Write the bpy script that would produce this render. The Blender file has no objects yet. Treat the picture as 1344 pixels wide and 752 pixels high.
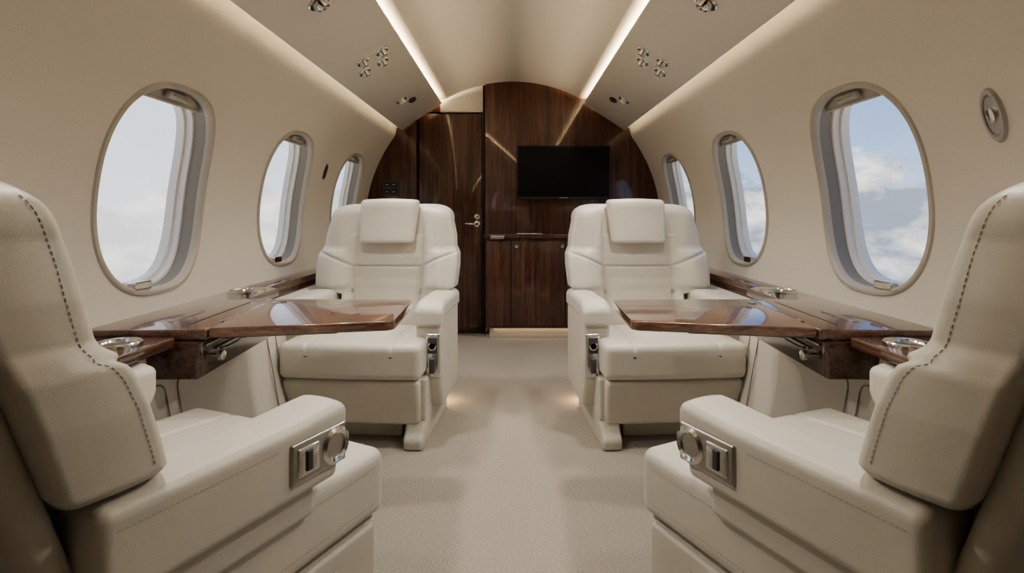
import bpy, bmesh, math, random
from mathutils import Vector, Matrix
random.seed(3)
scene=bpy.context.scene
COL=scene.collection
EYE=0.90
F=720.0
CZ=0.82
Y0,Y1=-1.7,4.15

# ------------------------------------------------------------------ materials
def nt(m):
    m.use_nodes=True
    t=m.node_tree
    return t,t.nodes,t.links
def mat(name,col,rough=.5,metal=0,coat=0,bump=None,var=None,spec=.5,emit=None,coatr=.05):
    m=bpy.data.materials.new(name); t,N,L=nt(m)
    b=N['Principled BSDF']
    b.inputs['Base Color'].default_value=(*col,1)
    b.inputs['Roughness'].default_value=rough
    b.inputs['Metallic'].default_value=metal
    b.inputs['Coat Weight'].default_value=coat
    b.inputs['Coat Roughness'].default_value=coatr
    b.inputs['Specular IOR Level'].default_value=spec
    if emit:
        b.inputs['Emission Color'].default_value=(*emit[0],1)
        b.inputs['Emission Strength'].default_value=emit[1]
    tc=N.new('ShaderNodeTexCoord')
    if bump:
        sc,st,dist=bump
        n=N.new('ShaderNodeTexNoise'); n.inputs['Scale'].default_value=sc; n.inputs['Detail'].default_value=3
        L.new(tc.outputs['Object'],n.inputs['Vector'])
        bp=N.new('ShaderNodeBump'); bp.inputs['Strength'].default_value=st; bp.inputs['Distance'].default_value=dist
        L.new(n.outputs['Fac'],bp.inputs['Height']); L.new(bp.outputs['Normal'],b.inputs['Normal'])
    if var:
        sc,amt=var
        n=N.new('ShaderNodeTexNoise'); n.inputs['Scale'].default_value=sc; n.inputs['Detail'].default_value=4
        L.new(tc.outputs['Object'],n.inputs['Vector'])
        r=N.new('ShaderNodeValToRGB')
        r.color_ramp.elements[0].position=.35; r.color_ramp.elements[1].position=.65
        r.color_ramp.elements[0].color=(*[c*(1-amt) for c in col],1)
        r.color_ramp.elements[1].color=(*[min(1,c*(1+amt)) for c in col],1)
        L.new(n.outputs['Fac'],r.inputs['Fac']); L.new(r.outputs['Color'],b.inputs['Base Color'])
    return m
def wood(name,dark,mid,light,axis='Z',rough=.25,coat=1.0,sc=1.0,coatr=.04,dist=.35):
    m=bpy.data.materials.new(name); t,N,L=nt(m); b=N['Principled BSDF']
    tc=N.new('ShaderNodeTexCoord'); mp=N.new('ShaderNodeMapping')
    s=[26*sc,26*sc,26*sc]; s['XYZ'.index(axis)]=.9*sc
    mp.inputs['Scale'].default_value=s
    L.new(tc.outputs['Object'],mp.inputs['Vector'])
    n1=N.new('ShaderNodeTexNoise'); n1.inputs['Scale'].default_value=1.0; n1.inputs['Detail'].default_value=6; n1.inputs['Distortion'].default_value=dist
    n1.inputs['Roughness'].default_value=.6
    L.new(mp.outputs['Vector'],n1.inputs['Vector'])
    n2=N.new('ShaderNodeTexNoise'); n2.inputs['Scale'].default_value=6.0; n2.inputs['Detail'].default_value=4
    L.new(mp.outputs['Vector'],n2.inputs['Vector'])
    mx=N.new('ShaderNodeMath'); mx.operation='MULTIPLY_ADD'; mx.inputs[1].default_value=.45
    L.new(n2.outputs['Fac'],mx.inputs[0])
    m2=N.new('ShaderNodeMath'); m2.operation='MULTIPLY'; m2.inputs[1].default_value=.6
    L.new(n1.outputs['Fac'],m2.inputs[0]); L.new(m2.outputs[0],mx.inputs[2])
    r=N.new('ShaderNodeValToRGB'); e=r.color_ramp.elements
    e[0].position=.38; e[0].color=(*dark,1); e[1].position=.68; e[1].color=(*light,1)
    k=e.new(.53); k.color=(*mid,1)
    L.new(mx.outputs[0],r.inputs['Fac']); L.new(r.outputs['Color'],b.inputs['Base Color'])
    b.inputs['Roughness'].default_value=rough; b.inputs['Coat Weight'].default_value=coat; b.inputs['Coat Roughness'].default_value=coatr
    return m
M_wall=mat('cream_wall_fabric',(.70,.665,.60),.8,bump=(420,.35,.002),var=(300,.03),spec=.3)
M_ceil=mat('cream_ceiling',(.72,.68,.61),.7,bump=(500,.1,.001),spec=.3)
M_psu=mat('cream_service_panel',(.73,.70,.64),.55,bump=(700,.1,.001),spec=.4)
M_low=mat('cream_lower_panel',(.68,.64,.57),.6,bump=(500,.15,.001))
M_bez=mat('window_bezel_taupe',(.50,.465,.405),.4)
M_tau=mat('window_reveal_grey',(.27,.245,.21),.5)
M_wht=mat('window_liner_white',(.76,.73,.68),.35,coat=.3)
M_lea=mat('cream_leather',(.665,.63,.56),.40,bump=(650,.22,.0012),var=(14,.02),spec=.45)
M_lea2=mat('cream_leather_side',(.63,.595,.525),.5,bump=(650,.22,.0012),var=(14,.02),spec=.4)
M_sti=mat('stitch_thread',(.44,.40,.345),.7)
M_seam=mat('seam_line',(.30,.27,.23),.8)  # darker even colour of the seam lines on the lower panels
M_chr=mat('polished_chrome',(.72,.71,.69),.14,metal=1)
M_nik=mat('brushed_nickel',(.50,.485,.46),.3,metal=1)
M_blk=mat('black_plastic',(.012,.012,.013),.35)
M_scr=mat('tv_screen_black',(.006,.006,.007),.42,spec=.25)
M_gry=mat('dark_grey_panel',(.07,.07,.075),.3)
M_lens=mat('lamp_lens',(.8,.78,.72),.15,coat=1)
M_wood=wood('dark_walnut_vertical',(.030,.012,.008),(.088,.036,.022),(.175,.078,.047),'Z',.32,.8,1.1,.05,.5)
M_woodt=wood('walnut_table',(.070,.034,.023),(.155,.080,.053),(.265,.148,.102),'X',.2,1,1.3,.02,.10)
M_woodl=wood('walnut_ledge',(.056,.027,.018),(.128,.064,.042),(.215,.115,.077),'Y',.22,1,1.3,.02,.10)
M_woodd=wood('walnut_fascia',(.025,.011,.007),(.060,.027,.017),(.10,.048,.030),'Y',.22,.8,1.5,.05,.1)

def carpet():
    m=bpy.data.materials.new('beige_carpet'); t,N,L=nt(m); b=N['Principled BSDF']
    b.inputs['Roughness'].default_value=.95; b.inputs['Specular IOR Level'].default_value=.1
    tc=N.new('ShaderNodeTexCoord')
    mp=N.new('ShaderNodeMapping'); mp.inputs['Scale'].default_value=(.6,1.2,1); L.new(tc.outputs['Object'],mp.inputs['Vector'])
    n=N.new('ShaderNodeTexNoise'); n.inputs['Scale'].default_value=280; n.inputs['Detail'].default_value=4; n.inputs['Roughness'].default_value=.65; L.new(mp.outputs['Vector'],n.inputs['Vector'])
    r=N.new('ShaderNodeValToRGB'); r.color_ramp.elements[0].position=.32; r.color_ramp.elements[1].position=.68
    r.color_ramp.elements[0].color=(.29,.262,.225,1); r.color_ramp.elements[1].color=(.545,.505,.445,1)
    L.new(n.outputs['Fac'],r.inputs['Fac']); L.new(r.outputs['Color'],b.inputs['Base Color'])
    bp=N.new('ShaderNodeBump'); bp.inputs['Strength'].default_value=.5; bp.inputs['Distance'].default_value=.0015
    L.new(n.outputs['Fac'],bp.inputs['Height']); L.new(bp.outputs['Normal'],b.inputs['Normal'])
    return m
M_carpet=carpet()
def glass():
    m=bpy.data.materials.new('window_glass'); t,N,L=nt(m); N.clear()
    o=N.new('ShaderNodeOutputMaterial'); tr=N.new('ShaderNodeBsdfTransparent'); g=N.new('ShaderNodeBsdfGlossy'); g.inputs['Roughness'].default_value=.02
    mx=N.new('ShaderNodeMixShader'); mx.inputs[0].default_value=.04
    L.new(tr.outputs[0],mx.inputs[1]); L.new(g.outputs[0],mx.inputs[2]); L.new(mx.outputs[0],o.inputs[0])
    return m
M_glass=glass()

# ------------------------------------------------------------------ helpers
def mk(name,verts,faces,mats,parent=None,smooth=True,fm=None,mesh_only=False,angle=None):
    me=bpy.data.meshes.new(name); me.from_pydata([tuple(v) for v in verts],[],faces)
    if not isinstance(mats,(list,tuple)): mats=[mats]
    for x in mats: me.materials.append(x)
    bm=bmesh.new(); bm.from_mesh(me); bmesh.ops.recalc_face_normals(bm,faces=bm.faces[:]); bm.to_mesh(me); bm.free()
    if fm:
        for p,i in zip(me.polygons,fm): p.material_index=i
    if smooth:
        me.shade_smooth()
        if angle: me.set_sharp_from_angle(angle=math.radians(angle))
    if mesh_only: return me
    o=bpy.data.objects.new(name,me); COL.objects.link(o)
    if parent: o.parent=parent
    return o
def link(name,me,parent=None):
    o=bpy.data.objects.new(name,me); COL.objects.link(o)
    if parent: o.parent=parent
    return o
def empty(name,loc=(0,0,0)):
    e=bpy.data.objects.new(name,None); COL.objects.link(e); e.location=loc; e.empty_display_size=.1
    return e
def rbgeo(x0,x1,y0,y1,z0,z1,r=.02,n=6,k=4,deform=None):
    """rounded box: returns verts, faces"""
    c=Vector(((x0+x1)/2,(y0+y1)/2,(z0+z1)/2)); h=[(x1-x0)/2,(y1-y0)/2,(z1-z0)/2]
    r=min(r,min(h)*.999)
    def samples(hh):
        i=hh-r; s=[]
        for a in range(k,0,-1): s.append(-i-r*math.tan(math.radians(45*a/k)))
        for a in range(n+1): s.append(-i+2*i*a/n)
        for a in range(1,k+1): s.append(i+r*math.tan(math.radians(45*a/k)))
        return s
    S=[samples(q) for q in h]
    bmv={}; V=[]; Fc=[]
    def vid(p):
        key=tuple(round(q,6) for q in p)
        if key in bmv: return bmv[key]
        inn=[max(-(h[j]-r),min(h[j]-r,p[j])) for j in range(3)]
        d=Vector([p[j]-inn[j] for j in range(3)])
        if d.length>1e-9: d=d.normalized()*r
        q=Vector(inn)+d+c
        if deform: q=Vector(deform(q))
        V.append(q); bmv[key]=len(V)-1
        return bmv[key]
    for ax in range(3):
        u,v=[j for j in range(3) if j!=ax]
        for sgn in (-1,1):
            for a in range(len(S[u])-1):
                for b in range(len(S[v])-1):
                    ids=[]
                    for (aa,bb) in ((a,b),(a+1,b),(a+1,b+1),(a,b+1)):
                        p=[0,0,0]; p[ax]=sgn*h[ax]; p[u]=S[u][aa]; p[v]=S[v][bb]
                        ids.append(vid(p))
                    if len(set(ids))==4: Fc.append(ids)
    return V,Fc
def rbox(name,b,m,r=.02,n=6,k=4,deform=None,parent=None,mesh_only=False):
    V,Fc=rbgeo(*b,r=r,n=n,k=k,deform=deform)
    return mk(name,V,Fc,m,parent,mesh_only=mesh_only)
def prism(name,poly,axis,a0,a1,m,parent=None,bev=0,mesh_only=False,seg=2):
    V=[]
    for a in (a0,a1):
        for p in poly:
            q=list(p); q.insert('XYZ'.index(axis),a); V.append(q)
    n=len(poly); Fc=[list(range(n)),list(range(n,2*n))]
    for i in range(n): j=(i+1)%n; Fc.append([i,j,j+n,i+n])
    me=mk(name,V,Fc,m,smooth=False,mesh_only=True)
    if bev:
        bm=bmesh.new(); bm.from_mesh(me)
        ed=[e for e in bm.edges if len(e.link_faces)==2 and e.calc_face_angle()>math.radians(22)]
        bmesh.ops.bevel(bm,geom=ed,offset=bev,segments=seg,affect='EDGES',profile=.5,clamp_overlap=True)
        bm.to_mesh(me); bm.free(); me.shade_smooth(); me.set_sharp_from_angle(angle=math.radians(40))
    if mesh_only: return me
    return link(name,me,parent)
def box(name,b,m,bev=.003,parent=None,mesh_only=False):
    x0,x1,y0,y1,z0,z1=b
    return prism(name,[(x0,y0),(x1,y0),(x1,y1),(x0,y1)],'Z',z0,z1,m,parent,bev,mesh_only)
def frame(axis):
    a=Vector(axis).normalized(); t=Vector((0,1,0)) if abs(a.y)<.9 else Vector((1,0,0))
    u=a.cross(t).normalized(); v=a.cross(u)
    return u,v,a
def lathe(name,prof,loc,axis,m,parent=None,seg=32,sx=1,sy=1,mesh_only=False,angle=35,fr=None):
    u,v,a=fr or frame(axis); loc=Vector(loc); V=[];Fc=[]
    for (r,h) in prof:
        for i in range(seg):
            t=2*math.pi*i/seg; V.append(loc+u*(r*math.cos(t)*sx)+v*(r*math.sin(t)*sy)+a*h)
    for j in range(len(prof)-1):
        for i in range(seg):
            k=(i+1)%seg; Fc.append([j*seg+i,j*seg+k,(j+1)*seg+k,(j+1)*seg+i])
    Fc.append(list(range(seg))); Fc.append([ (len(prof)-1)*seg+i for i in range(seg)])
    return mk(name,V,Fc,m,parent,mesh_only=mesh_only,angle=angle)
def tube(name,pts,r,m,parent=None,seg=8,closed=False,mesh_only=False):
    pts=[Vector(p) for p in pts]; V=[];Fc=[]; n=len(pts)
    for i,p in enumerate(pts):
        a=pts[(i-1)%n] if (closed or i>0) else p; b=pts[(i+1)%n] if (closed or i<n-1) else p
        u,v,_=frame(b-a)
        if i>0:
            t=(b-a).normalized(); u=(pu-t*pu.dot(t)).normalized(); v=t.cross(u)
        pu=u
        for k in range(seg):
            th=2*math.pi*k/seg; V.append(p+u*math.cos(th)*r+v*math.sin(th)*r)
    for i in range(n if closed else n-1):
        j=(i+1)%n
        for k in range(seg):
            l=(k+1)%seg; Fc.append([i*seg+k,i*seg+l,j*seg+l,j*seg+k])
    if not closed: Fc.append(list(range(seg))); Fc.append([(n-1)*seg+k for k in range(seg)])
    return mk(name,V,Fc,m,parent,mesh_only=mesh_only)
def stitches(name,paths,m,parent=None,L=.005,gap=.003,r=.0006,mesh_only=True):
    V=[];Fc=[]
    for pts in paths:
        pts=[Vector(p) for p in pts]
        cum=[0]
        for a,b in zip(pts,pts[1:]): cum.append(cum[-1]+(b-a).length)
        def at(s):
            for i in range(len(pts)-1):
                if s<=cum[i+1]: 
                    q=(s-cum[i])/max(1e-9,cum[i+1]-cum[i]); return pts[i].lerp(pts[i+1],q)
            return pts[-1]
        s=0
        while s+L<cum[-1]:
            a=at(s); b=at(s+L); d=b-a
            if d.length>1e-6:
                u,v,_=frame(d); base=len(V)
                for p in (a,b):
                    for k in range(4):
                        th=math.pi/4+k*math.pi/2; V.append(p+(u*math.cos(th)+v*math.sin(th))*r)
                for k in range(4):
                    l=(k+1)%4; Fc.append([base+k,base+l,base+4+l,base+4+k])
                Fc.append([base,base+1,base+2,base+3]); Fc.append([base+4,base+5,base+6,base+7])
            s+=L+gap
    return mk(name,V,Fc,m,parent,mesh_only=mesh_only,smooth=False)
def sm(x,a,b):
    t=max(0,min(1,(x-a)/(b-a))); return t*t*(3-2*t)
def interp(x,tab):
    if x<=tab[0][0]: return tab[0][1]
    for (a,va),(b,vb) in zip(tab,tab[1:]):
        if x<=b:
            t=(x-a)/(b-a); return va+(vb-va)*t
    return tab[-1][1]

# ------------------------------------------------------------------ shell
R=1.11; TH0=math.asin(.16/R)
def rad(th): return R+.05*sm(math.degrees(th),36,43)
def wp(side,y,s,d=0):
    th=TH0+s/R; r=rad(th)+d
    return Vector((side*r*math.cos(th),y,CZ+r*math.sin(th)))
WINS=[.785,1.697,2.632,3.575]
HW=.257; HB=.325; NEXP=2.75; SB=.40; HBW=.40
def oval(i,n,a,b,ang=None):
    t=2*math.pi*i/n if ang is None else ang
    c,s=math.cos(t),math.sin(t)
    k=(abs(c/a)**NEXP+abs(s/b)**NEXP)**(-1/NEXP)
    return c*k,s*k
def build_wall(side,name):
    V=[];Fc=[]
    def strip(ya,yb,sa,sb,ny,ns):
        base=len(V)
        for i in range(ny+1):
            for j in range(ns+1): V.append(wp(side,ya+(yb-ya)*i/ny,sa+(sb-sa)*j/ns))
        for i in range(ny):
            for j in range(ns):
                a=base+i*(ns+1)+j; Fc.append([a,a+1,a+ns+2,a+ns+1])
    smin=(-math.radians(47)-TH0)*R; smax=(math.pi/2-TH0)*R
    strip(Y0,Y1,smin,-SB,1,12); strip(Y0,Y1,SB,smax,1,60)
    y=Y0
    for wc in WINS:
        if wc-HBW>y+1e-6: strip(y,wc-HBW,-SB,SB,1,24)
        per=24; outer=[]
        for q in range(4):
            for i in range(per):
                t=-1+2*i/per
                outer.append([(1,t),(-t,1),(-1,-t),(t,-1)][q])
        n=len(outer); base=len(V); NR=8
        for r_ in range(NR+1):
            f=r_/NR
            for (oy,os) in outer:
                O=(oy*HBW,os*SB); ang=math.atan2(O[1],O[0]); e=oval(0,0,HW,HB,ang)
                V.append(wp(side,wc+O[0]+(e[0]-O[0])*f,O[1]+(e[1]-O[1])*f))
        for r_ in range(NR):
            for i in range(n):
                j=(i+1)%n; Fc.append([base+r_*n+i,base+r_*n+j,base+(r_+1)*n+j,base+(r_+1)*n+i])
        y=wc+HBW
    if y<Y1: strip(y,Y1,-SB,SB,1,24)
    me=mk(name,V,Fc,M_wall,mesh_only=True)
    bm=bmesh.new(); bm.from_mesh(me); bmesh.ops.remove_doubles(bm,verts=bm.verts,dist=1e-5); bmesh.ops.recalc_face_normals(bm,faces=bm.faces[:]); bm.to_mesh(me); bm.free(); me.shade_smooth()
    return link(name,me)
build_wall(-1,'wall_left'); build_wall(1,'wall_right')

def build_window(side,wc,idx):
    e=empty('window_%d'%idx,wp(side,wc,0))
    off=Vector(e.location)
    rings=[(-.004,0.0,0),(-.001,-.006,0),(.008,-.008,0),(.015,-.002,0),(.020,.014,0),(.022,.034,1),(.024,.052,1),(.031,.054,2),(.034,.074,2),(.043,.076,2),(.046,.102,2)]
    n=96;V=[];Fc=[];fm=[]
    for (i_,d,_) in rings:
        for k in range(n):
            a,b=oval(k,n,HW-i_,HB-i_); V.append(wp(side,wc+a,b,d)-off)
    for r_ in range(len(rings)-1):
        for k in range(n):
            j=(k+1)%n; Fc.append([r_*n+k,r_*n+j,(r_+1)*n+j,(r_+1)*n+k]); fm.append(rings[r_+1][2])
    mk('frame',V,Fc,[M_bez,M_tau,M_wht],e,fm=fm,angle=50)
    V=[];Fc=[]
    for k in range(n):
        a,b=oval(k,n,HW-.045,HB-.045); V.append(wp(side,wc+a,b,.098)-off)
    V.append(wp(side,wc,0,.098)-off)
    for k in range(n): Fc.append([k,(k+1)%n,n])
    mk('glass_pane',V,Fc,M_glass,e)
    V=[];Fc=[]; m_=24; s0=HB-.062
    for k in range(m_+1):
        t=-1+2*k/m_
        yy=t*(HW-.035)
        bb=(1-abs(yy/(HW-.020))**NEXP)**(1/NEXP)*(HB-.02)
        V.append(wp(side,wc+yy,bb,.030)-off); V.append(wp(side,wc+yy,min(bb,s0),.030)-off)
    for k in range(m_): Fc.append([2*k,2*k+1,2*k+3,2*k+2])
    mk('shade',V,Fc,M_bez,e)
    pts=[wp(side,wc-.14+.28*k/12,s0,.028)-off for k in range(13)]
    tube('shade_edge_bar',pts,.005,M_bez,e,seg=8)
    pts=[wp(side,wc-.05+.1*k/8,HB-.038,.018)-off for k in range(9)]
    tube('shade_pull',pts,.012,M_bez,e,seg=10)
    pts=[wp(side,wc-.035+.07*k/8,HB-.038,.006)-off for k in range(9)]
    tube('shade_pull_inlay',pts,.004,M_nik,e,seg=8)
    V,Fc=rbgeo(-.042,.042,-.012,.012,-.014,.014,r=.007,n=2,k=3)
    c=wp(side,wc-.07,-HB+.032,.004)-off
    mk('latch',[Vector((c.x-side*v[1]*1.0,c.y+v[0],c.z+v[2])) for v in V],Fc,M_chr,e)
idx=1
for s in (-1,1):
    for w in WINS: build_window(s,w,idx); idx+=1

# ceiling
def ceil_z(x):
    x=abs(x); return CZ+math.sqrt(1.075**2-x*x)+.05*sm(x,.50,.60)
V=[];Fc=[];NX=80
for i in range(NX+1):
    x=-.70+1.4*i/NX
    for y in (Y0,Y1): V.append((x,y,ceil_z(x)))
for i in range(NX): Fc.append([2*i,2*i+1,2*i+3,2*i+2])
mk('ceiling',V,Fc,M_ceil)
mk('floor',[(-.95,Y0,0),(.95,Y0,0),(.95,Y1+.07,0),(-.95,Y1+.07,0)],[[0,1,2,3]],M_carpet,smooth=False)
# service ledges
LI=(.535,1.722); LO=(.832,1.528)
ex=Vector((LO[0]-LI[0],0,LO[1]-LI[1])).normalized()
def ledge(side):
    poly=[(LI[0],LI[1]),(LO[0],LO[1]),(LO[0]+.010,LO[1]+.012),(LO[0]-.005,LO[1]+.028),(LI[0]+.02,LI[1]+.012),(LI[0]+.004,LI[1]+.018),(LI[0]-.006,LI[1]+.008)]
    poly=[(side*x,z) for x,z in poly]
    prism('trim_%d'%(1 if side<0 else 2),poly,'Y',Y0,4.10,M_psu,bev=.003)
ledge(-1);ledge(1)
def pl(side,t,y,d=0):
    x=LI[0]+(LO[0]-LI[0])*t; z=LI[1]+(LO[1]-LI[1])*t
    n=Vector((-.547,0,-.837))
    return Vector((side*(x+n.x*d),y,z+n.z*d))
def nrm(side): return Vector((side*-.547,0,-.837))
def reading_cluster(side,y,kind):
    e=empty('reading_light_cluster' if kind!='speaker' else 'air_vent_and_speaker',pl(side,.5,y))
    off=Vector(e.location); n=nrm(side)
    u=Vector((side*ex.x,0,ex.z)); v=Vector((0,1,0))
    fr=(u,v,n)
    def gim(t,yy,r,lens=True):
        c=pl(side,t,yy)-off
        lathe('bezel',[(r*1.25,-.002),(r*1.25,.004),(r*1.12,.008),(r*.98,.006),(r*.92,-.001)],c,n,M_chr,e,seg=28,fr=fr)
        lathe('well',[(r*.97,.002),(r*.9,.003),(.001,.003)],c,n,M_gry,e,seg=28,fr=fr)
        lathe('lamp_head',[(r*.80,0),(r*.78,.014),(r*.66,.026),(r*.52,.028),(r*.48,.018),(.001,.017)],c,n+v*.2,M_chr,e,seg=28)
        lathe('lens',[(r*.46,.016),(r*.44,.0205),(.001,.022)],c,n+v*.2,M_lens if lens else M_blk,e,seg=20)
    if kind=='quad':
        V,Fc=rbgeo(-.080,.080,-.105,.105,-.003,.002,r=.0024,n=3,k=2)
        mk('plate',[pl(side,.45,y)-off+u*q[0]+v*q[1]+n*q[2] for q in V],Fc,M_psu,e)
        gim(.28,y-.060,.027); gim(.56,y-.075,.027,False); gim(.36,y+.055,.027,False); gim(.64,y+.045,.027)
    elif kind=='single':
        gim(.45,y,.036); gim(.20,y-.04,.022)
    else:
        c=pl(side,.40,y+.05)-off
        lathe('grille',[(.034,-.001),(.034,.004),(.030,.006),(.001,.006)],c,n,M_gry,e,seg=28,sx=.8,sy=1.5,fr=fr)
        gim(.55,y-.09,.030)
for s in (-1,1):
    reading_cluster(s,2.64,'quad'); reading_cluster(s,3.52,'speaker'); reading_cluster(s,1.90,'single'); reading_cluster(s,.7,'quad')

# front bulkhead
def top(x): return CZ+math.sqrt(1.135**2-x*x)
def arch(name,xa,xb,z0,ya,yb,m,parent=None,zt=None,n=24,bev=.002):
    poly=[(xa,z0),(xb,z0)]
    for i in range(n+1):
        x=xb+(xa-xb)*i/n; z=top(x) if zt is None else min(zt,top(x))
        poly.append((x,z))
    return prism(name,poly,'Y',ya,yb,m,parent,bev)
def bx(px): return (px-673)/173.5
def bz(py): return EYE-(py-281)/173.5
arch('wall_front',-1.12,1.12,.0,4.22,4.30,M_wood)
wf=empty('bulkhead_panelling',(0,0,0))
arch('outer_panel',-1.12,bx(547),.0,4.13,4.218,M_wood,wf)
arch('main_panel',bx(637),1.12,.0,4.12,4.218,M_wood,wf)
prism('header_cream',[(bx(578),bz(147)),(bx(634),bz(147)),(bx(634),top(bx(634))),(bx(578),top(bx(578)))],'Y',4.14,4.218,M_ceil,wf,.003)
prism('header_wood',[(bx(547),bz(147)),(bx(578),bz(147)),(bx(578),top(bx(578))),(bx(547),top(bx(547)))],'Y',4.145,4.218,M_wood,wf,.003)
box('door_jamb',(bx(632.8),bx(636.4),4.15,4.2,.0,bz(147)),M_blk,.001,wf)
d=empty('door_1',(0,0,0))
box('leaf',(bx(549),bx(632.5),4.165,4.215,.01,bz(148.5)),M_wood,.004,d)
hx,hz=bx(626),bz(294)
lathe('handle_rose',[(.024,0),(.024,.008),(.018,.011),(.001,.011)],(hx,4.165,hz),(0,-1,0),M_chr,d)
tube('handle_lever',[(hx,4.155,hz),(hx,4.115,hz),(hx-.02,4.108,hz),(hx-.09,4.108,hz+.005)],.008,M_chr,d)
lathe('lock',[(.020,0),(.020,.008),(.012,.010),(.001,.010)],(hx,4.165,hz+.055),(0,-1,0),M_chr,d)
# switch panel
sp=empty('switch_panel',(bx(514),4.122,bz(247)))
box('plate',(-.058,.058,-.005,.008,-.062,.062),M_gry,.003,sp)
for i in range(2):
    for j in range(2):
        box('switch',(-.045+.05*i,-.005+.05*i,-.013,-.004,-.045+.055*j,-.012+.055*j),M_blk,.002,sp)
        box('switch_mark',(-.035+.05*i,-.015+.05*i,-.014,-.012,-.032+.055*j,-.026+.055*j),M_nik,.0005,sp)
# tv
tv=empty('television',(bx(738.5),4.085,bz(227)))
w=(798-677)/173.5/2; h=(261.5-192.5)/173.5/2
box('casing',(-w,w,-.012,.034,-h,h),M_blk,.004,tv)
box('screen',(-w+.010,w-.010,-.0145,-.011,-h+.020,h-.010),M_scr,.001,tv)
box('lower_trim',(-w+.01,w-.01,-.016,-.011,-h+.004,-h+.009),M_gry,.001,tv)
box('logo_bar',(-.03,.03,-.018,-.012,-h+.006,-h+.011),M_chr,.001,tv)
# cabinet
cb=empty('wood_cabinet',(0,0,0))
cx0,cx1=bx(640),1.0; zt=bz(306)
prism('carcass',[(cx0,.075),(cx1-.14,.075),(cx1-.06,.35),(cx1-.05,zt-.02),(cx0,zt-.02)],'Y',3.96,4.118,M_wood,cb,.003)
box('top_slab',(cx0-.015,cx1-.04,3.925,4.118,zt-.03,zt),M_wood,.006,cb)
for (a,b) in ((672,739.5),(741.5,809)):
    box('cupboard_door',((a-673)/180,(b-673)/180,3.942,3.962,.095,zt-.055),M_wood,.005,cb)
for px in (678,737,803):
    lathe('knob',[(.007,0),(.007,.008),(.013,.012),(.013,.02),(.001,.022)],((px-673)/180,3.942,zt-.085),(0,-1,0),M_chr,cb,seg=20)
box('side_filler',((641-673)/180,(670-673)/180,3.946,3.962,.095,zt-.055),M_wood,.004,cb)
tube('pull_rail',[(.03,3.915,zt+.004),(.03,3.905,zt+.004),(.21,3.905,zt+.004),(.21,3.915,zt+.004)],.005,M_nik,cb)
box('hinge_latch',(-.16,-.06,3.91,3.94,zt-.035,zt-.010),M_nik,.006,cb)
box('toe_kick',(cx0+.02,.72,4.0,4.05,0,.08),M_low,.004,cb)
box('threshold_trim',(bx(560),bx(638),4.06,4.118,0,.012),M_nik,.003,wf)
arch('wall_back',-1.12,1.12,0,Y0-.08,Y0,M_wood)

def wall_oval(side,y,z,a,b,name,m1,m2,m3):
    th=math.asin((z-CZ)/R); s=(th-TH0)*R
    c=wp(side,y,s); n=Vector((-side*math.cos(th),0,-math.sin(th))); v=Vector((0,1,0)); u=n.cross(v)
    e=empty(name,c)
    fr=(u,v,n)
    lathe('bezel',[(1,-.002),(1,.004),(.93,.009),(.76,.009),(.70,.004)],(0,0,0),n,m1,e,sx=a,sy=b,fr=fr,seg=40)
    lathe('insert',[(.72,.003),(.68,.006),(.001,.006)],(0,0,0),n,m2,e,sx=a,sy=b,fr=fr,seg=40)
    lathe('button',[(.30,.004),(.27,.012),(.001,.013)],(0,0,0),n,m3,e,sx=a,sy=b*1.4,fr=fr,seg=30)
wall_oval(1,1.215,1.12,.063,.027,'attendant_call_plate',M_nik,M_nik,M_chr)
wall_oval(-1,3.10,1.14,.045,.016,'coat_hook_plate',M_gry,M_blk,M_gry)

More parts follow.
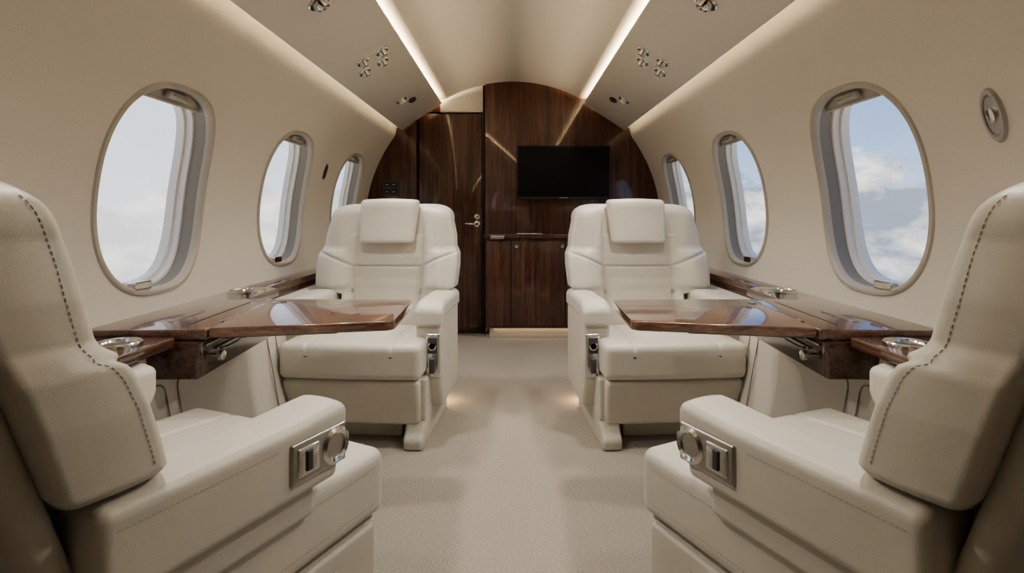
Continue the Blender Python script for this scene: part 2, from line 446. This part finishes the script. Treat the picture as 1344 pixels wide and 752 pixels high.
# ------------------------------------------------------------------ side ledges, tables
def side_unit(side):
    X=lambda x: side*x
    e=empty('side_ledge',(0,0,0))
    zt=.605
    def P(name,pts,z0,z1,m,bev=.004): 
        return prism(name,[(X(a),b) for a,b in pts],'Z',z0,z1,m,e,bev,seg=3)
    P('ledge_top_wide',[(1.095,1.385),(.785,1.405),(.815,1.895),(.835,1.915),(.925,1.93),(.925,2.17),(.985,2.23),(1.095,2.23)],zt-.028,zt,M_woodl,.005)
    P('ledge_top_narrow',[(1.095,2.233),(.985,2.233),(.985,4.12),(1.095,4.12)],zt-.028,zt,M_woodl,.005)
    P('ledge_top_low',[(1.088,-1.65),(.850,-1.65),(.850,1.382),(1.088,1.382)],zt-.041,zt-.015,M_woodl,.005)
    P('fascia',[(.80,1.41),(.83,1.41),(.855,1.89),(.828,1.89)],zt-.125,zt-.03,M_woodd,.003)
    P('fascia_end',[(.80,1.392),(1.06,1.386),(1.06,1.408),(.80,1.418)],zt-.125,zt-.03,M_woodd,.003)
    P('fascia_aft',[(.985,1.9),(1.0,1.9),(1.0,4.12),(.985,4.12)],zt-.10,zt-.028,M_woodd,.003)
    prof=[(1.06,zt-.05),(.93,zt-.06),(.92,.45),(.905,.30),(.86,.12),(.80,0.0)]
    V=[];Fc=[]
    for y in (Y0,4.11):
        for p in prof: V.append((X(p[0]),y,p[1]))
    k=len(prof)
    for i in range(k-1): Fc.append([i,i+1,k+i+1,k+i])
    mk('lower_liner',V,Fc,M_low,e,angle=50)
    def lin(z): return interp(z,sorted([(b,a) for a,b in prof[1:]]))
    for (ya,yb) in ((.3,.95),(1.02,1.45),(1.50,2.05),(2.12,2.9),(2.97,3.9)):
        pts=[]
        za,zb=.13,.455; rr=.03
        for (cy,cz,a0) in ((yb-rr,zb-rr,0),(ya+rr,zb-rr,90),(ya+rr,za+rr,180),(yb-rr,za+rr,270)):
            for q in range(5):
                a=math.radians(a0+q*22.5); yy=cy+rr*math.cos(a); zz=cz+rr*math.sin(a)
                pts.append((X(lin(zz)-.001),yy,zz))
        tube('panel_seam',pts,.0022,M_seam,e,seg=6,closed=True)
    P('slot_trim',[(.93,1.50),(.945,1.50),(.945,1.66),(.93,1.66)],zt-.004,zt+.003,M_nik,.001)
    P('slot_trim_dark',[(.86,1.46),(.866,1.46),(.883,1.84),(.877,1.84)],zt-.004,zt+.0008,M_blk,.0005)
    for (x,y,z,r) in ((1.003,2.07,zt,.066),(.925,1.285,zt-.015,.050)):
        lathe('cup_holder',[(r,0),(r*1.0,.009),(r*.93,.012),(r*.85,.010),(r*.80,.002),(r*.78,.001),(.001,.001)],(X(x),y,z),(0,0,1),M_chr,e,seg=48)
        lathe('cup_holder_base',[(r*.70,.001),(r*.68,.003),(.001,.003)],(X(x),y,z),(0,0,1),M_gry,e,seg=48)
    lathe('latch_knob',[(.006,0),(.006,.02),(.013,.024),(.013,.034),(.001,.036)],(X(.803),1.46,zt-.08),(-side,0,0),M_chr,e,seg=20)
    tube('latch_bar',[(X(.80),1.50,zt-.07),(X(.788),1.50,zt-.07),(X(.80),1.70,zt-.07)],.004,M_nik,e)
    tube('table_track',[(X(.798),1.43,zt-.045),(X(.826),1.87,zt-.045)],.004,M_nik,e)
    t=empty('folding_table',(X(.56),1.66,zt))
    c=Vector((X(.56),1.66,0))
    corners=[(.783,1.409),(.325,1.500),(.340,1.885),(.815,1.895)]
    rr=[.006,.03,.045,.006]; poly=[]
    for i,(a,b) in enumerate(corners):
        p=Vector((a,b)); pr=Vector(corners[i-1]); nx=Vector(corners[(i+1)%4]); r_=rr[i]
        A=p+(pr-p).normalized()*r_; B=p+(nx-p).normalized()*r_
        for q in range(7):
            f=q/6; poly.append(A.lerp(p,f).lerp(p.lerp(B,f),f))
    prism('table_top',[(X(q.x)-c.x,q.y-c.y) for q in poly],'Z',-.024,.002,M_woodt,t,.006,seg=3)
    def TP(name,pts,z0,z1,m): prism(name,[(X(a)-c.x,b-c.y) for a,b in pts],'Z',z0,z1,m,t,.002)
    TP('underframe',[(.80,1.50),(.50,1.56),(.50,1.80),(.82,1.82)],-.045,-.024,M_woodd)
    for yy in (1.50,1.80):
        TP('hinge',[(.785,yy),(.80,yy),(.80,yy+.035),(.785,yy+.035)],.0015,.0032,M_nik)
side_unit(-1);side_unit(1)

# ------------------------------------------------------------------ chair meshes
SLOPE=-.31
def segd(px,pz,a,b):
    ax,az=a;bx_,bz_=b; dx,dz=bx_-ax,bz_-az; t=((px-ax)*dx+(pz-az)*dz)/(dx*dx+dz*dz); t=max(0,min(1,t))
    return math.hypot(px-ax-t*dx,pz-az-t*dz)
SEAMS=[[(0,.655),(.165,.655),(.235,.69),(.40,.752)],[(.165,.655),(.160,.55),(.155,.38)],[(.150,.95),(.160,.84),(.16,.74),(.165,.655)]]
ZT=.950
def wz(z):
    if z<.575: return interp(z,[(.38,.20),(.53,.205),(.544,.27),(.553,.31),(.568,.328)])
    if z<.87: return interp(z,[(.575,.328),(.66,.335),(.715,.333),(.735,.324),(.748,.316),(.80,.312),(.87,.294)])
    t=(z-.87)/(ZT-.87); return .18+.114*(max(0,1-t**2.6))**(1/2.6)
def Ff(x,z):
    ax=abs(x)
    rec=interp(z,[(.40,.046),(.60,.046),(.70,.022),(.85,.010),(.95,.004)])
    f=-rec*(1-sm(ax,.145,.205))
    f+=interp(z,[(.5,.018),(.6,.022),(.66,.022),(.70,.018),(.722,.010),(.736,-.006),(.748,-.010),(.85,-.003),(.92,0)])*sm(ax,.17,.27)
    if z<.65: f+=.012*max(0,1-(ax/.16)**2)
    elif z<.8: f+=.010*max(0,1-(ax/.2)**2)
    # padded bolster roundness
    f+=.012*math.exp(-((ax-.245)/.045)**2)*sm(z,.5,.6)*(1-sm(z,.88,.94))-.010*sm(ax,.285,.335)*(1-sm(z,.80,.9))
    g=0
    for pi,pl_ in enumerate(SEAMS):
        for a,b in zip(pl_,pl_[1:]):
            dd=segd(ax,z,a,b); amp=.010 if pi<2 else .003
            g=max(g,amp*math.exp(-(dd/.0052)**2))
    return f-g
def yc(z): return -.215+SLOPE*(z-.58)
RC=.015
def dz_(z):
    if z>.90: return .055*math.sqrt(max(.02,1-((z-.90)/(ZT+.0008-.90))**2))
    return .055
def backrest_mesh():
    V=[];Fc=[]; zs=[]
    z=.385
    while z<ZT-.004: zs.append(z); z+=.0045
    zs+= [ZT-.002,ZT-.0007,ZT]
    NF=150
    ring=None
    for z in zs:
        w=wz(z)
        d=dz_(z)
        if z<.58: d=.055-.012*(1-sm(z,.545,.575))
        r=min(RC,d*.95); pts=[]
        for i in range(NF+1):
            x=-(w-r)+2*(w-r)*i/NF; pts.append((x,d))
        for q in range(1,8):
            a=math.radians(90-90*q/8); pts.append((w-r+r*math.cos(a),d-r+r*math.sin(a)))
        for q in range(7): pts.append((w+.003*math.sin(math.pi*q/6),(d-r)+(-2*(d-r))*q/6))
        for q in range(1,8):
            a=math.radians(-90*q/8); pts.append((w-r+r*math.cos(a),-(d-r)+r*math.sin(a)))
        for i in range(21): pts.append(((w-r)-2*(w-r)*i/20,-d))
        for q in range(1,8):
            a=math.radians(-90-90*q/8); pts.append((-(w-r)+r*math.cos(a),-(d-r)+r*math.sin(a)))
        for q in range(7): pts.append((-w-.003*math.sin(math.pi*q/6),-(d-r)+(2*(d-r))*q/6))
        for q in range(1,8):
            a=math.radians(180-90*q/8); pts.append((-(w-r)+r*math.cos(a),d-r+r*math.sin(a)))
        for (x,y) in pts:
            k=sm(y,-.045,.04)
            V.append((x,yc(z)+y+Ff(x,z)*k*(d/.055),z))
        ring=len(pts)
    for j in range(len(zs)-1):
        for i in range(ring):
            k=(i+1)%ring; Fc.append([j*ring+i,j*ring+k,(j+1)*ring+k,(j+1)*ring+i])
    Fc.append(list(range(ring))); Fc.append([(len(zs)-1)*ring+i for i in range(ring)])
    return mk('backrest',V,Fc,M_lea,mesh_only=True)
ME={}
ME['backrest']=backrest_mesh()
def shell_def(q):
    return (q.x*(1-.25*sm(q.z,.80,.93)),q.y+SLOPE*(q.z-.58)-.02*(1-(q.x/.3)**2),q.z)
ME['back_shell']=rbox('back_shell',(-.298,.298,-.335,-.262,.36,.915),M_lea2,.03,10,4,shell_def,mesh_only=True)
ME['back_shell_n']=rbox('back_shell',(-.285,.285,-.305,-.262,.36,.905),M_lea2,.02,10,4,shell_def,mesh_only=True)
def headm(drop):
    def head_def(q):
        f=q.z-.87
        y=q.y+SLOPE*f*.9+.010*(1-(q.x/.135)**2)*(1 if q.y>-.230 else 0)
        return (q.x*(1+.10*f/.1*.5),y+.012*sm(q.z,.94,.98)*-1-SLOPE*drop,q.z+.006*(1-(q.x/.135)**2)*(1 if f>.05 else 0)-drop)
    return rbox('headrest',(-.132,.132,-.262,-.198,.765,.968),M_lea,.017,12,5,head_def,mesh_only=True)
ME['headrest']=headm(0); ME['headrest_n']=headm(.05)
def cush(W,FR):
    def cush_def(q):
        x,y,z=q
        if z>.36:
            z+=.012*(1-(x/(W+.015))**2)*sm(FR-.02-abs(y-.04),0,.25)
            gx=abs(abs(x)-.165)
            g=.008*math.exp(-(gx/.006)**2)+.008*math.exp(-((y-.06)/.006)**2)*(1 if abs(x)<.17 else 0)+.005*math.exp(-(x/.006)**2)*(1 if y<.06 else 0)
            z-=g
            z-=.02*sm(-y,.0,.2)
        if y>FR-.035 and abs(x)<W: y+=.008*(1-(x/(W+.005))**2)
        return (x,y,z)
    V,Fc=rbgeo(-W,W,-.22,FR,.268,.405,r=.026,n=76,k=4,deform=cush_def)
    return mk('seat_cushion',V,Fc,M_lea,mesh_only=True)
ME['cush_far']=cush(.278,.298); ME['cush_near']=cush(.302,.338)
def sbase(W,FR):
    def base_def(q):
        x,y,z=q
        if y>.1: y-=.035*sm(.27-z,0,.19)
        return (x,y,z)
    return rbox('seat_base',(-W,W,-.22,FR,.085,.266),M_lea2,.018,8,3,base_def,mesh_only=True)
ME['base_far']=sbase(.268,.288); ME['base_near']=sbase(.290,.328)
ME['base_side_panel']=rbox('base_side_panel',(.262,.288,-.20,.24,.10,.262),M_lea2,.009,8,3,None,mesh_only=True)
ME['base_side_panel_b']=rbox('base_side_panel',(-.288,-.262,-.20,.24,.10,.262),M_lea2,.009,8,3,None,mesh_only=True)
ME['nsp1']=rbox('base_side_panel',(.280,.300,-.20,.305,.10,.258),M_lea2,.008,8,3,None,mesh_only=True)
ME['nsp2']=rbox('base_side_panel',(-.300,-.280,-.20,.305,.10,.258),M_lea2,.008,8,3,None,mesh_only=True)
def foot(sg):
    poly=[(-.22,0),(.285,0),(.29,.04),(.22,.12),(-.20,.14)]
    V=[(y,z) for y,z in poly]
    x0,x1=(.208,.284) if sg>0 else (-.284,-.208)
    return prism('foot_rail',V,'X',x0,x1,M_lea2,bev=.014,mesh_only=True,seg=4)
ME['foot_1']=foot(1);ME['foot_2']=foot(-1)
ME['pedestal']=box('pedestal',(-.17,.17,-.17,.15,0,.10),M_lea2,.01,mesh_only=True)
def arm_shallow(sg):
    def df(q):
        x,y,z=q
        if z>.5: z+=.006*(1-((abs(x)-.278)/.055)**2) + .006*sm(y,.05,.17)
        if y>.1: y+=-.025*sm(.50-z,0,.06)
        return (x,y,z)
    a,b=(.222,.336) if sg>0 else (-.336,-.222)
    return rbox('armrest',(a,b,-.235,.185,.425,.545),M_lea,.016,14,5,df,mesh_only=True)
ME['arm_s1']=arm_shallow(1);ME['arm_s2']=arm_shallow(-1)
def arm_under(sg):
    a,b=(.235,.318) if sg>0 else (-.318,-.235)
    return rbox('armrest_support',(a,b,-.23,.12,.37,.45),M_lea2,.012,6,3,None,mesh_only=True)
ME['aru1']=arm_under(1);ME['aru2']=arm_under(-1)
def arm_pad(sg):
    def df(q):
        x,y,z=q
        if z>.5: z+=.005*(1-((abs(x)-.278)/.055)**2)
        if y>.12: z-=.03*sm(y,.12,.20)
        return (x,y,z)
    a,b=(.224,.340) if sg>0 else (-.340,-.224)
    return rbox('armrest_pad',(a,b,-.235,.190,.475,.55),M_lea,.022,14,5,df,mesh_only=True)
ME['arp1']=arm_pad(1);ME['arp2']=arm_pad(-1)
def arm_body(sg):
    a,b=(.228,.334) if sg>0 else (-.334,-.228)
    def df(q):
        x,y,z=q
        if y>0: y-=.05*sm(.26-z,0,.2)
        return (x,y,z)
    return rbox('armrest_body',(a,b,-.22,.172,.12,.51),M_lea2,.016,10,4,df,mesh_only=True)
ME['arb1']=arm_body(1);ME['arb2']=arm_body(-1)
ME['front_plate']=rbox('control_plate',(.270,.328,.165,.181,.250,.425),M_chr,.007,4,3,None,mesh_only=True)
ME['front_slot1']=rbox('control_recess',(.280,.318,.175,.184,.345,.410),M_gry,.004,3,2,None,mesh_only=True)
ME['front_slot2']=rbox('control_lever',(.288,.310,.177,.196,.268,.330),M_gry,.006,3,3,None,mesh_only=True)
ME['front_ring']=lathe('control_ring',[(.017,0),(.017,.008),(.012,.010),(.010,.004),(.001,.004)],(.299,.180,.376),(0,1,0),M_chr,mesh_only=True,seg=28)
ME['out_plate']=rbox('table_bracket',(-.326,-.262,.165,.185,.26,.42),M_nik,.007,4,3,None,mesh_only=True)
ME['out_lever']=rbox('bracket_lever',(-.306,-.280,.181,.205,.28,.38),M_chr,.006,4,3,None,mesh_only=True)
ME['side_plate']=rbox('control_plate',(.328,.3415,.045,.172,.452,.522),M_nik,.005,4,3,None,mesh_only=True)
ME['side_slot']=rbox('control_recess',(.336,.3445,.056,.104,.464,.511),M_chr,.003,3,2,None,mesh_only=True)
ME['side_btn']=rbox('control_button',(.338,.348,.072,.086,.470,.505),M_gry,.003,3,2,None,mesh_only=True)
ME['side_ring']=lathe('control_ring',[(.033,-.004),(.033,.006),(.027,.011),(.021,.008),(.019,.001),(.001,.001)],(.336,.145,.487),(1,0,0),M_chr,mesh_only=True,seg=36)
ME['side_hole']=lathe('control_dial',[(.018,.001),(.017,.005),(.001,.005)],(.336,.145,.487),(1,0,0),M_gry,mesh_only=True,seg=28)
ME['low_latch']=rbox('recline_latch',(.296,.308,.09,.19,.175,.225),M_nik,.005,4,3,None,mesh_only=True)
ME['low_latch2']=rbox('recline_lever',(.304,.314,.11,.17,.188,.212),M_chr,.004,4,3,None,mesh_only=True)
ME['buckle']=rbox('seatbelt_buckle',(-.215,-.175,-.03,.03,.408,.43),M_gry,.006,3,3,None,mesh_only=True)
ME['belt']=rbox('seatbelt_strap',(-.212,-.178,-.19,-.02,.404,.414),M_lea2,.003,6,2,None,mesh_only=True)
sp_=[]
for sg in (-1,1):
    pts=[]
    for i in range(90):
        z=.58+(.925-.58)*i/89; w=wz(z)
        y0_=.036*dz_(z)/.055
        y=yc(z)+y0_+Ff(w,z)*sm(y0_,-.045,.04)*(dz_(z)/.055)
        pts.append((sg*(w+.0015),y,z))
    sp_.append(pts)
ME['back_stitch']=stitches('side_stitching',sp_,M_sti)
sa=[]
for sg in (-1,1):
    sa.append([(sg*.3363,-.215+.02*i,.519) for i in range(13)])
    sa.append([(sg*.3022,-.15+.46*i/20,.372) for i in range(21)])
    sa.append([(sg*.3022,-.15+.46*i/20,.300) for i in range(21)])
ME['arm_stitch']=stitches('arm_stitching',sa,M_sti)
ME['label']=box('instruction_label',(-.2225,-.2205,.02,.09,.475,.505),mat('label_white',(.75,.74,.70),.5),.0005,mesh_only=True)
ME['label_txt']=box('instruction_label_text',(-.2208,-.2198,.028,.082,.484,.496),M_gry,.0002,mesh_only=True)

def chair(loc,rot,mir,deep):
    e=empty('cabin_armchair',loc); e.rotation_euler=(0,0,math.radians(rot)); e.scale=(mir,1,1)
    L=['backrest','foot_1','foot_2','pedestal','back_stitch','buckle','belt']
    if deep: L+=['back_shell','headrest','cush_far','base_far','base_side_panel','base_side_panel_b','arp1','arp2','arb1','arb2','front_plate','front_slot1','front_slot2','front_ring','out_plate','out_lever']
    else: L+=['back_shell_n','headrest_n','cush_near','base_near','nsp1','nsp2','arm_s1','arm_s2','aru1','aru2','side_plate','side_slot','side_btn','side_ring','side_hole','low_latch','low_latch2','arm_stitch']
    if not deep and mir<0: L+=['label','label_txt']
    for k in L: link(ME[k].name,ME[k],e)
    return e
chair((-.605,2.38,0),176,-1,True)
chair((.605,2.38,0),-176,1,True)
chair((-.687,.995,0),-25,1,False)
chair((.687,.995,0),25,-1,False)

# ------------------------------------------------------------------ lights
def area(name,loc,dirv,xdir,sx,sy,power,col):
    l=bpy.data.lights.new(name,'AREA'); l.shape='RECTANGLE'; l.size=sx; l.size_y=sy; l.energy=power; l.color=col
    o=bpy.data.objects.new(name,l); COL.objects.link(o)
    z=-Vector(dirv).normalized(); x=Vector(xdir).normalized(); y=z.cross(x).normalized()
    m=Matrix((x,y,z)).transposed().to_4x4(); m.translation=Vector(loc); o.matrix_world=m
    return o
WARM=(1,.80,.52)
ya_=-.3; yc_=(ya_+4.08)/2; ln=4.08-ya_
for s in (-1,1):
    area('cove_strip_light',(s*.630,yc_,1.706),(-s,0,.72),(0,1,0),ln,.014,20,WARM)
    area('cove_strip_light',(s*.795,yc_,1.596),(s*.85,0,-.5),(0,1,0),ln,.012,1.6,WARM)
def spot(loc,d,power,ang=128,r=.04,col=(1,.95,.88)):
    l=bpy.data.lights.new('reading_lamp_light','SPOT'); l.energy=power; l.spot_size=math.radians(ang); l.spot_blend=1; l.shadow_soft_size=r; l.color=col
    o=bpy.data.objects.new('reading_lamp_light',l); COL.objects.link(o); o.location=loc
    o.rotation_euler=Vector(d).to_track_quat('-Z','Y').to_euler()
for s in (-1,1):
    for y,p in ((1.10,16),(1.90,18),(2.64,15),(3.43,8)):
        spot(pl(s,.42,y,.045),(nrm(s)+Vector((0,0,-.6))),p)
for s in (-1,1):
    area('floor_glow_light',(s*.50,2.49,.078),(0,0,-1),(1,0,0),.02,.3,.3,(1,.62,.30))
    area('floor_glow_light',(s*.36,2.65,.078),(0,0,-1),(1,0,0),.12,.03,.25,(1,.62,.30))
area('toe_kick_light',(.28,3.985,.072),(0,.2,-1),(1,0,0),.85,.02,.09,(1,.68,.40))

# ------------------------------------------------------------------ world (sky and clouds)
w=bpy.data.worlds.new('cloudy_sky'); scene.world=w; w.use_nodes=True
N=w.node_tree.nodes; L=w.node_tree.links; N.clear()
out=N.new('ShaderNodeOutputWorld'); bg=N.new('ShaderNodeBackground'); L.new(bg.outputs[0],out.inputs[0])
tc=N.new('ShaderNodeTexCoord'); sep=N.new('ShaderNodeSeparateXYZ'); L.new(tc.outputs['Generated'],sep.inputs[0])
r1=N.new('ShaderNodeValToRGB'); mr=N.new('ShaderNodeMapRange'); mr.inputs[1].default_value=-.25; mr.inputs[2].default_value=.35
L.new(sep.outputs['Z'],mr.inputs[0]); L.new(mr.outputs[0],r1.inputs[0])
e=r1.color_ramp.elements; e[0].position=0; e[0].color=(.38,.49,.66,1); e[1].position=1; e[1].color=(.16,.29,.56,1)
k=e.new(.42); k.color=(.48,.59,.75,1); k=e.new(.62); k.color=(.31,.44,.65,1)
mp=N.new('ShaderNodeMapping'); mp.inputs['Scale'].default_value=(1,1,1.9); mp.inputs['Location'].default_value=(.35,.1,.2); L.new(tc.outputs['Generated'],mp.inputs['Vector'])
n=N.new('ShaderNodeTexNoise'); n.inputs['Scale'].default_value=4.6; n.inputs['Detail'].default_value=10; n.inputs['Roughness'].default_value=.56; n.inputs['Distortion'].default_value=.2
L.new(mp.outputs[0],n.inputs['Vector'])
mr2=N.new('ShaderNodeMapRange'); mr2.inputs[1].default_value=-.04; mr2.inputs[2].default_value=.11; mr2.inputs[3].default_value=.28; mr2.inputs[4].default_value=-.12
L.new(sep.outputs['Z'],mr2.inputs[0])
ad=N.new('ShaderNodeMath'); ad.operation='ADD'; L.new(n.outputs['Fac'],ad.inputs[0]); L.new(mr2.outputs[0],ad.inputs[1])
cr=N.new('ShaderNodeValToRGB'); cr.color_ramp.elements[0].position=.53; cr.color_ramp.elements[1].position=.57
L.new(ad.outputs[0],cr.inputs[0])
n2=N.new('ShaderNodeTexNoise'); n2.inputs['Scale'].default_value=8; n2.inputs['Detail'].default_value=9; n2.inputs['Roughness'].default_value=.58; L.new(mp.outputs[0],n2.inputs['Vector'])
cc=N.new('ShaderNodeValToRGB'); cc.color_ramp.elements[0].position=.42; cc.color_ramp.elements[0].color=(.28,.32,.39,1); cc.color_ramp.elements[1].position=.60; cc.color_ramp.elements[1].color=(.88,.85,.82,1)
L.new(n2.outputs['Fac'],cc.inputs[0])
mx=N.new('ShaderNodeMix'); mx.data_type='RGBA'; L.new(cr.outputs[0],mx.inputs[0]); L.new(r1.outputs[0],mx.inputs[6]); L.new(cc.outputs[0],mx.inputs[7])
mr3=N.new('ShaderNodeMapRange'); mr3.inputs[1].default_value=.1; mr3.inputs[2].default_value=-.5; mr3.inputs[3].default_value=0; mr3.inputs[4].default_value=.55
L.new(sep.outputs['X'],mr3.inputs[0])
mx2=N.new('ShaderNodeMix'); mx2.data_type='RGBA'; mx2.inputs[7].default_value=(.95,.93,.88,1); L.new(mr3.outputs[0],mx2.inputs[0]); L.new(mx.outputs[2],mx2.inputs[6])
L.new(mx2.outputs[2],bg.inputs[0]); bg.inputs[1].default_value=1.3

# ------------------------------------------------------------------ camera
cam=bpy.data.cameras.new('camera'); co=bpy.data.objects.new('camera',cam); COL.objects.link(co)
cam.sensor_width=36; cam.lens=F/1344*36; cam.clip_start=.02
co.location=(0,0,EYE); co.rotation_euler=(math.radians(90),0,0)
cam.shift_y=-(376-281)/1344; cam.shift_x=-(673-672)/1344
scene.camera=co
scene.view_settings.view_transform='AgX'
try: scene.view_settings.look='AgX - Medium High Contrast'
except Exception: pass
scene.view_settings.exposure=0.30
